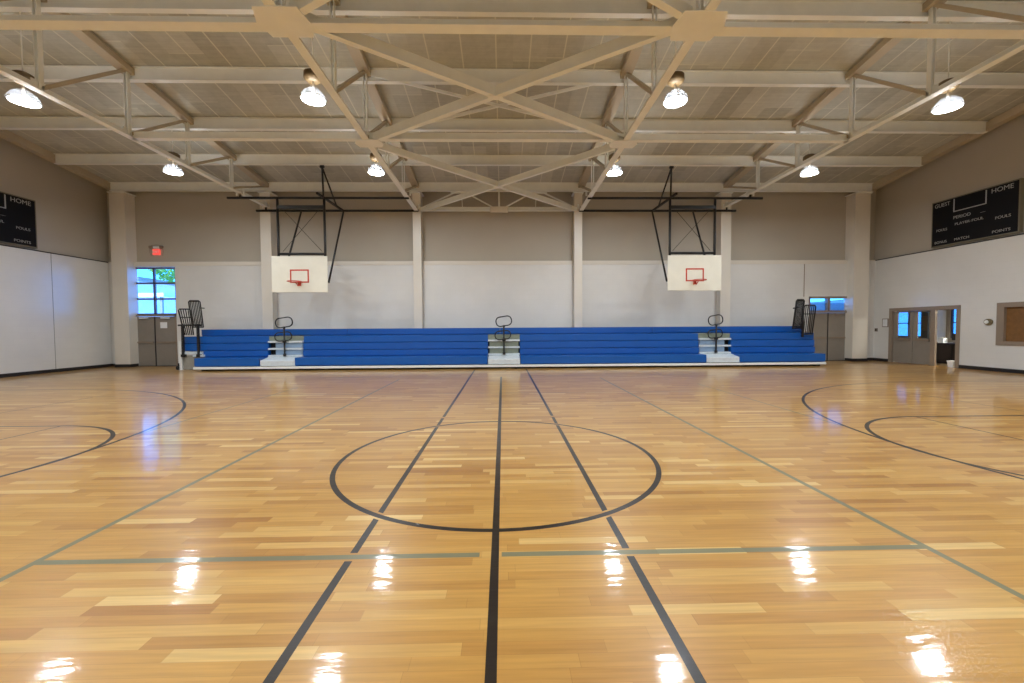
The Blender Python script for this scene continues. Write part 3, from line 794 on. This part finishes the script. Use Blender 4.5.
# window with closed board to the right of the doors
Wn = struct_root('window_5', (XW+.05, 12.2, SRV[2]))
a, b, z0, z1 = SRV; t = .17
mb = MB()
bxY(mb, a, b, z0, z0+t*.75, XW-.03, XW+.2); bxY(mb, a, b, z1-t*.9, z1, XW-.03, XW+.2); bxY(mb, b-t*1.2, b, z0+t*.75, z1-t*.9, XW-.03, XW+.2); bxY(mb, a, a+t, z0+t*.75, z1-t*.9, XW-.03, XW+.2)
mb.build('window_frame', FRAMEM, Wn)
MB().box(XW+.06, XW+.1, a+t, b-t, z0+t*.7, z1-t*.8).build('wooden_shutter', WOODB, Wn)

# small fittings on the right wall
F = thing('fire_notice', (XW-.01, 17.2, 1.47), 'small framed notice on the wall left of the right doors', 'notice')
MB().box(XW-.03, XW, 17.06, 17.33, 1.46, 1.82).build('frame', FRAMEM, F)
MB().box(XW-.034, XW-.03, 17.09, 17.30, 1.49, 1.79).build('sheet', PAPER, F)
F = thing('wall_switch', (XW-.01, 17.62, 1.3), 'small dark wall switch near the right back column', 'switch')
MB().box(XW-.03, XW, 17.56, 17.68, 1.27, 1.41).build('plate', FRAMEM, F, bevel=.005)
MB().box(XW-.05, XW-.03, 17.6, 17.64, 1.31, 1.37).build('toggle', BLACK, F)
F = thing('wall_bell', (XW, 13.46, 1.5), 'oval metal wall bell or lamp between the doorway and the boarded window', 'bell')
mb = MB(); 
def ovalX(x0, x1, cy, cz, ry, rz, n=24):
    m = MB(); b0 = len(m.v)
    for x in (x0, x1):
        for k in range(n): m.v.append((x, cy+ry*math.cos(2*PI*k/n), cz+rz*math.sin(2*PI*k/n)))
    for k in range(n): m.f.append((k, (k+1) % n, n+(k+1) % n, n+k))
    m.f.append(tuple(range(n))); m.f.append(tuple(range(n, 2*n))); return m
ovalX(XW-.06, XW, 13.46, 1.63, .12, .105).build('body', paint('bronze_oval', (128,118,92), .35, metal=.5), F, bevel=.01)
ovalX(XW-.09, XW-.06, 13.48, 1.63, .06, .06).build('face', WHITEM, F, bevel=.006)

# ------------------------------------------------------------------ scoreboards
def scoreboard(s, y0, y1, label):
    """s=+1 on the right wall (reads from far to near), -1 on the left wall (reads from near to far)"""
    r = thing('scoreboard', (s*(XW+.03), (y0+y1)/2, 4.46), label, 'scoreboard', 'scoreboards on the side walls')
    xf = s*(XW-.06); xb = s*(XW+.10); z0, z1 = 4.47, 6.06
    MB().box(xf+s*.01, xb, y0-.04, y1+.04, z0-.04, z1+.04).build('cabinet', SFRAME, r)
    MB().box(xf, xf+s*.012, y0, y1, z0, z1).build('face', SBOARD, r)
    ux = Vector((0, -s, 0)); W_ = y1-y0
    def pos(u, v): return (xf-s*.006, (y1-u*W_) if s > 0 else (y0+u*W_), z1-v*(z1-z0))
    def tx(body, u0, u1, v, h):
        lettering(body, h/.72, pos((u0+u1)/2, v), ux, (0,0,1), SLET, r, width=(u1-u0)*W_, depth=.004)
    tx('GUEST', .03, .23, .085, .14); tx('HOME', .72, .95, .085, .15)
    tx('PERIOD', .28, .49, .44, .11); tx('PLAYER-FOUL', .30, .64, .59, .09)
    tx('FOULS', .06, .20, .655, .09); tx('FOULS', .77, .93, .655, .09)
    tx('BONUS', .04, .20, .93, .09); tx('MATCH', .30, .48, .93, .09); tx('POINTS', .74, .93, .93, .09)
    tx('-', .60, .66, .46, .05)
    mb = MB()
    def strip(u0, v0, u1, v1):
        p, q = pos(u0, v0), pos(u1, v1); mb.box(p[0]-.002, p[0]+.002, p[1], q[1], p[2], q[2])
    strip(.275,.02,.29,.31); strip(.655,.02,.67,.31); strip(.275,.29,.67,.31)
    mb.build('clock_outline', SLET, r)
    # mounting feet above the cabinet
    return r
scoreboard(1, 12.74, 15.33, 'black scoreboard high on the right wall above the doors')
scoreboard(-1, 12.46, 15.05, 'black scoreboard high on the left wall, cut off by the picture edge')

# ------------------------------------------------------------------ outdoors, seen through the tall window
structure('ground', MB().box(-60, 60, D+.3, 90, -.35, -.2), paint('pale_concrete', (205,205,200), .8))
HB = thing('neighbour_building', (-26, 34, -.2), 'pale building seen through the lower left panes', 'building')
MB().box(-32, -27.4, 32, 38, -.2, 5.2).build('wall', paint('pale_render', (236,238,240), .8), HB)
MB().box(-32.3, -27.1, 31.7, 38.3, 5.2, 5.5).build('roof', GREYP, HB)
PL = thing('porch_canopy', (-22, 24, -.2), 'white porch canopy on posts seen through the lower right panes', 'canopy')
MB().box(-20.6, -18.0, 22.6, 25, 3.3, 3.5).build('roof', WHITEM, PL)
for xx in (-20.3, -18.3): MB().box(xx-.06, xx+.06, 22.8, 22.92, -.2, 3.3).build('post', GREYP, PL)
TR = thing('tree', (-24, 33, -.2), 'leafy tree seen through the upper right pane of the tall window', 'tree')
MB().cyl((-25.3,33,-.2), (-25.2,33,4.5), .22, .12).build('trunk', paint('bark', (96,78,60), .9), TR)
mb = MB(); rnd = random.Random(7)
for k in range(900):
    a, b, q = rnd.uniform(0,2*PI), rnd.uniform(-1,1), rnd.uniform(.4,1)**.5
    c = Vector((-25.2, 33, 6.8))+Vector((math.cos(a)*math.sqrt(1-b*b)*2.1, math.sin(a)*math.sqrt(1-b*b)*2.0, b*1.7))*q
    u = Vector((rnd.uniform(-1,1), rnd.uniform(-1,1), rnd.uniform(-1,1))).normalized(); v = u.orthogonal().normalized()
    i = len(mb.v); L_ = .22
    mb.v += [tuple(c-u*L_), tuple(c+v*L_*.5), tuple(c+u*L_), tuple(c-v*L_*.5)]; mb.f.append((i,i+1,i+2,i+3))
mb.build('crown', paint('leaves', (120,170,70), .7), TR)

# ------------------------------------------------------------------ world, camera, view
w = bpy.data.worlds.new('sky'); C.world = w; w.use_nodes = True
nt = w.node_tree; bg = nt.nodes['Background']
tc = nt.nodes.new('ShaderNodeTexCoord'); sp = nt.nodes.new('ShaderNodeSeparateXYZ'); rp = nt.nodes.new('ShaderNodeValToRGB')
nt.links.new(tc.outputs['Generated'], sp.inputs[0]); nt.links.new(sp.outputs[2], rp.inputs['Fac'])
rp.color_ramp.elements[0].position = 0; rp.color_ramp.elements[0].color = (.05, .27, .80, 1)
rp.color_ramp.elements[1].position = .5; rp.color_ramp.elements[1].color = (.03, .19, .72, 1)
e = rp.color_ramp.elements.new(.06); e.color = (.04, .24, .78, 1)
nt.links.new(rp.outputs[0], bg.inputs['Color']); bg.inputs['Strength'].default_value = 8
# afternoon sun on the outdoors behind the building
sd = bpy.data.lights.new('sun', 'SUN'); sd.energy = 6; sd.angle = .01; so = bpy.data.objects.new('sun', sd); COL.objects.link(so)
so.rotation_euler = (math.radians(50), 0, math.radians(-20))

cam = bpy.data.cameras.new('camera'); co = bpy.data.objects.new('camera', cam); COL.objects.link(co)
cam.sensor_width = 36; cam.lens = 414.0673/1024*36; cam.clip_start = .05; cam.clip_end = 300
right = Vector((0.9997392, -0.0220082, -0.0060963)); fwd = Vector((0.0217853, 0.9991675, -0.0344932)); up = Vector((0.0068504, 0.0343514, 0.9993863))
m = Matrix((right, up, -fwd)).transposed().to_4x4(); m.translation = Vector((.1243, 0, 1.5514)); co.matrix_world = m
C.camera = co
C.view_settings.view_transform = 'Standard'; C.view_settings.look = 'None'; C.view_settings.gamma = 1; C.view_settings.use_curve_mapping = False
C.view_settings.exposure = 0.05
